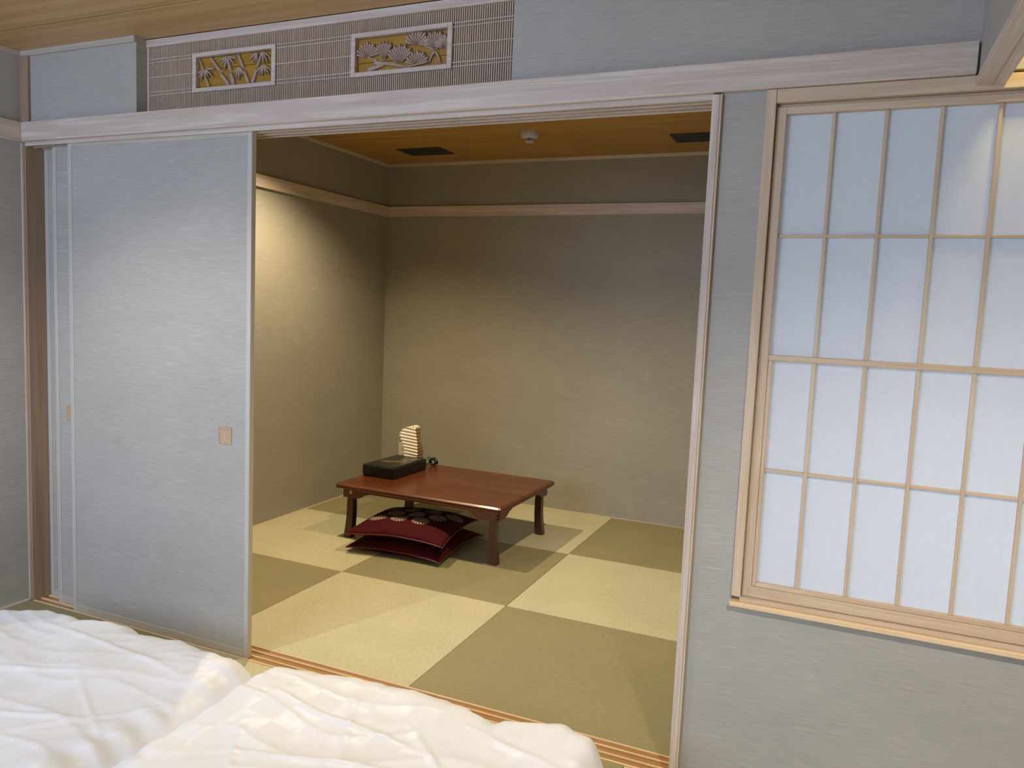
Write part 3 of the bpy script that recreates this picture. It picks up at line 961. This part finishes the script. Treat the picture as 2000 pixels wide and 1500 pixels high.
def pillow_pt(u, v, top, hh=0.052):
    e = 1 - 0.055 * (1 - v * v); f = 1 - 0.055 * (1 - u * u)
    x, y = CS * u * e, CS * v * f
    h = max(0.0, (1 - abs(u) ** 2.6) * (1 - abs(v) ** 2.6)) ** 0.55
    n = noise.noise(Vector((u * 2.3 + 3, v * 2.3, 1.7))) * 0.006 * h
    return x, y, (hh * h + n) * (1 if top else -1)


def cushion(name, loc, rz, label, bend, crests=False, hh=0.052, seed=0):
    c = empty(name, loc, rz); prop(c, label, 'cushion', None)
    bm = bmesh.new()
    N = 30
    def B(x, y, z):
        r2 = (x * x + y * y) / (CS * CS * 2)
        z += bend * r2 ** 1.5
        z += 0.004 * noise.noise(Vector((x * 9 + seed, y * 9, 0)))
        return (x, y, z)
    g = {}
    for top in (1, 0):
        for i in range(N + 1):
            for j in range(N + 1):
                u, v = -1 + 2 * i / N, -1 + 2 * j / N
                if not top and (i in (0, N) or j in (0, N)):
                    g[0, i, j] = g[1, i, j]; continue
                x, y, z = pillow_pt(u, v, top, hh)
                if not top: z = max(z, -hh * 0.80)
                g[top, i, j] = bm.verts.new(B(x, y, z))
    for top in (1, 0):
        for i in range(N):
            for j in range(N):
                q = [g[top, i, j], g[top, i + 1, j], g[top, i + 1, j + 1], g[top, i, j + 1]]
                bm.faces.new(q if top else q[::-1])
    finish('cover', bm, MAROON, c, True, True)
    bm = bmesh.new()
    ed = []
    for i in range(N): ed.append(B(*pillow_pt(-1 + 2 * i / N, -1, 1, hh)))
    for i in range(N): ed.append(B(*pillow_pt(1, -1 + 2 * i / N, 1, hh)))
    for i in range(N): ed.append(B(*pillow_pt(1 - 2 * i / N, 1, 1, hh)))
    for i in range(N): ed.append(B(*pillow_pt(-1, 1 - 2 * i / N, 1, hh)))
    tube(bm, ed, 0.0034, 6, True); finish('piping', bm, PIPING, c, True, True)
    if crests:
        def onto(x, y):
            u, v = x / CS, y / CS
            for _ in range(3):
                px, py, pz = pillow_pt(u, v, 1, hh); u += (x - px) / CS; v += (y - py) / CS
            px, py, pz = pillow_pt(u, v, 1, hh)
            q = B(px, py, pz); return (q[0], q[1], q[2] + 0.0012)
        cent = [(-0.168 + 0.122 * k, -0.100) for k in range(3)] + [(-0.107 + 0.122 * k, -0.008) for k in range(3)] + [(-0.168 + 0.122 * k, 0.085) for k in range(4)]
        for cx, cy in cent:
            bm = bmesh.new()
            def ringq(r0, r1, n, duty, ph=0.0):
                for k in range(n):
                    a0 = 2 * math.pi * (k + ph) / n; a1 = a0 + 2 * math.pi / n * duty
                    vs = [bm.verts.new(onto(cx + r * math.cos(a_), cy + r * math.sin(a_))) for r, a_ in ((r0, a0), (r1, a0), (r1, a1), (r0, a1))]
                    bm.faces.new(vs)
            ringq(0.0005, 0.0050, 8, 1.0)
            ringq(0.0090, 0.0105, 24, 1.0)
            ringq(0.0130, 0.0215, 8, 0.42)
            ringq(0.0245, 0.0262, 30, 1.0)
            ringq(0.0290, 0.0385, 14, 0.42, 0.3)
            ringq(0.0410, 0.0430, 14, 0.70, 0.25)
            ringq(0.0455, 0.0485, 28, 0.45)
            bmesh.ops.recalc_face_normals(bm, faces=bm.faces[:])
            finish('crest_print', bm, CREST, c, True)
    return c


cushion('floor_cushion', (0.905, 1.492, 0.0445), 0.03, 'lower plain maroon floor cushion lying on the mat under the table', -0.024, False, 0.050, 5)
cushion('floor_cushion', (0.895, 1.478, 0.1300), 0.115, 'upper maroon floor cushion with pale round crests, on top of the other', -0.030, True, 0.044, 2)


# ------------------------------------------------------------------ bedding
def tabf(tab):
    def f(x):
        if x <= tab[0][0]: return tab[0][1]
        for (a0, v0), (a1, v1) in zip(tab, tab[1:]):
            if x <= a1:
                s = (x - a0) / (a1 - a0); s = s * s * (3 - 2 * s)
                return v0 + (v1 - v0) * s
        return tab[-1][1]
    return f


def seg_dist(px, py, a, b):
    ax_, ay_ = a; bx_, by_ = b
    dx, dy = bx_ - ax_, by_ - ay_
    t_ = max(0, min(1, ((px - ax_) * dx + (py - ay_) * dy) / (dx * dx + dy * dy)))
    return math.hypot(px - ax_ - dx * t_, py - ay_ - dy * t_), t_


def duvet(name, x0, x1, far, H, label, seed, folds, RL, RR):
    root = empty(name, ((x0 + x1) / 2, -1.3, 0)); prop(root, label, 'duvet', None)
    NX, NY = 150, 250
    yn = -2.30
    bm = bmesh.new()
    ff = tabf(far)
    g = []
    for j in range(NY + 1):
        row = []
        for i in range(NX + 1):
            u, v = i / NX, j / NY
            # denser towards the rims
            uu = 0.5 - 0.5 * math.cos(math.pi * u); uu = 0.55 * u + 0.45 * uu
            vv = 1 - (1 - v) ** 1.25
            x = x0 + (x1 - x0) * uu
            yf = ff(x)
            y = yn + (yf - yn) * vv
            dl, dr, dt, dn = x - x0, x1 - x, yf - y, y - yn
            fx = lambda d, R_=0.13: 1 - max(0.0, 1 - d / R_) ** 2.0
            gl = fx(dl, RL); gr = fx(dr, RR)
            if RL < 0.1: gl = 0.50 + 0.50 * gl
            if RR < 0.1: gr = 0.42 + 0.58 * gr
            h = math.sqrt(max(0.0, min(1, gl * gr))) * math.sqrt(max(0.0, min(1, fx(dt) * fx(dn))))
            P = Vector((x * 2.6 + seed, y * 2.6, 0.3))
            puff = noise.noise(P) * 0.030 + noise.noise(P * 2.3) * 0.008
            # long soft wrinkles
            qx = x * 2.2 + 0.6 * noise.noise(Vector((x * 3, y * 3, seed)))
            qy = y * 9.0 + 1.6 * noise.noise(Vector((x * 2.1, y * 2.1, seed + 4)))
            r1 = 1 - abs(noise.noise(Vector((qx, qy, seed)))) * 2.2
            wr = max(0, r1) ** 3 * 0.0050
            r2 = 1 - abs(noise.noise(Vector((x * 11 + 2 * noise.noise(P * 1.5), y * 6 - x * 4, seed + 9)))) * 2.4
            wr += max(0, r2) ** 4 * 0.0022
            # gathers near the rim
            rim = max(0.0, 1 - min(dr, dt, dl) / 0.16)
            sgn = (x if dt < min(dr, dl) else y)
            wr += rim * 0.0035 * math.sin(sgn * 70 + 3 * noise.noise(Vector((x * 6, y * 6, seed))))
            if RR < 0.1: wr += max(0.0, 1 - dr / 0.17) * 0.0065 * math.sin(y * 62 + 4 * noise.noise(Vector((x * 5, y * 5, 2))))
            fo = 0.0
            for a, b, hh, ww in folds:
                d_, t_ = seg_dist(x, y, a, b)
                if d_ < ww * 4:
                    fo += hh * math.exp(-(d_ / ww) ** 2) * math.sin(math.pi * min(max(t_, 0.04), 0.96)) ** 0.5
            z = 0.004 + h * (H + puff + wr + fo - 0.004)
            # the rim bulges outward a little at mid height
            row.append(bm.verts.new((x, y, z)))
        g.append(row)
    for j in range(NY):
        for i in range(NX):
            bm.faces.new((g[j][i], g[j][i + 1], g[j + 1][i + 1], g[j + 1][i]))
    for i in (0, NX):
        low = [bm.verts.new((g[j][i].co.x, g[j][i].co.y, 0.003)) for j in range(NY + 1)]
        for j in range(NY):
            if g[j][i].co.z > 0.006 or g[j + 1][i].co.z > 0.006:
                q = (g[j][i], g[j + 1][i], low[j + 1], low[j])
                bm.faces.new(q if i == 0 else q[::-1])
    o = finish('cover', bm, DUVET, root, False, True)
    bm = bmesh.new()
    bxm(bm, x0 + 0.10, yn + 0.1, 0.0006, x1 - 0.10, min(p[1] for p in far) - 0.15, 0.10, 0.02)
    finish('mattress', bm, FUTON, root, False, True)
    return root


E1 = 0.062
far1 = [(0.34, -0.46 + E1), (0.442, -0.385 + E1), (0.53, -0.342 + E1), (0.62, -0.345 + E1), (0.706, -0.366 + E1), (0.80, -0.325 + E1), (0.87, -0.322 + E1), (0.947, -0.345 + E1),
        (1.05, -0.328 + E1), (1.124, -0.318 + E1), (1.214, -0.340 + E1), (1.32, -0.342 + E1), (1.45, -0.365 + E1)]
far2 = [(1.40, -0.36 + E1), (1.445, -0.325 + E1), (1.50, -0.292 + E1), (1.60, -0.276 + E1), (1.72, -0.248 + E1), (1.824, -0.241 + E1), (1.947, -0.228 + E1), (2.067, -0.232 + E1),
        (2.195, -0.278 + E1), (2.225, -0.246 + E1), (2.362, -0.228 + E1), (2.45, -0.262 + E1), (2.52, -0.33 + E1), (2.58, -0.42 + E1)]
duvet('duvet', 0.20, 1.4485, far1, 0.223, 'white checked satin duvet at the left, its rim gathered beside the other duvet', 3.1, [
    ((0.62, -0.46), (1.30, -0.52), 0.007, 0.010), ((0.50, -0.80), (1.10, -0.62), 0.006, 0.009), ((0.85, -0.95), (1.30, -0.78), 0.006, 0.008),
    ((1.05, -1.05), (1.38, -0.62), 0.006, 0.008), ((0.95, -0.60), (1.42, -0.86), 0.004, 0.006), ((0.55, -0.70), (0.95, -1.10), 0.005, 0.008)], 0.13, 0.09)
duvet('duvet', 1.4490, 2.565, far2, 0.222, 'white checked satin duvet at the bottom centre, nearest the open doorway', 8.4, [
    ((1.55, -0.45), (2.10, -0.52), 0.007, 0.010), ((1.62, -0.74), (2.20, -0.60), 0.006, 0.009), ((1.78, -0.34), (1.95, -0.66), 0.005, 0.007),
    ((2.0, -0.42), (2.35, -0.72), 0.006, 0.008), ((1.60, -0.60), (1.85, -0.95), 0.005, 0.007), ((2.15, -0.36), (2.42, -0.46), 0.006, 0.009)], 0.05, 0.12)
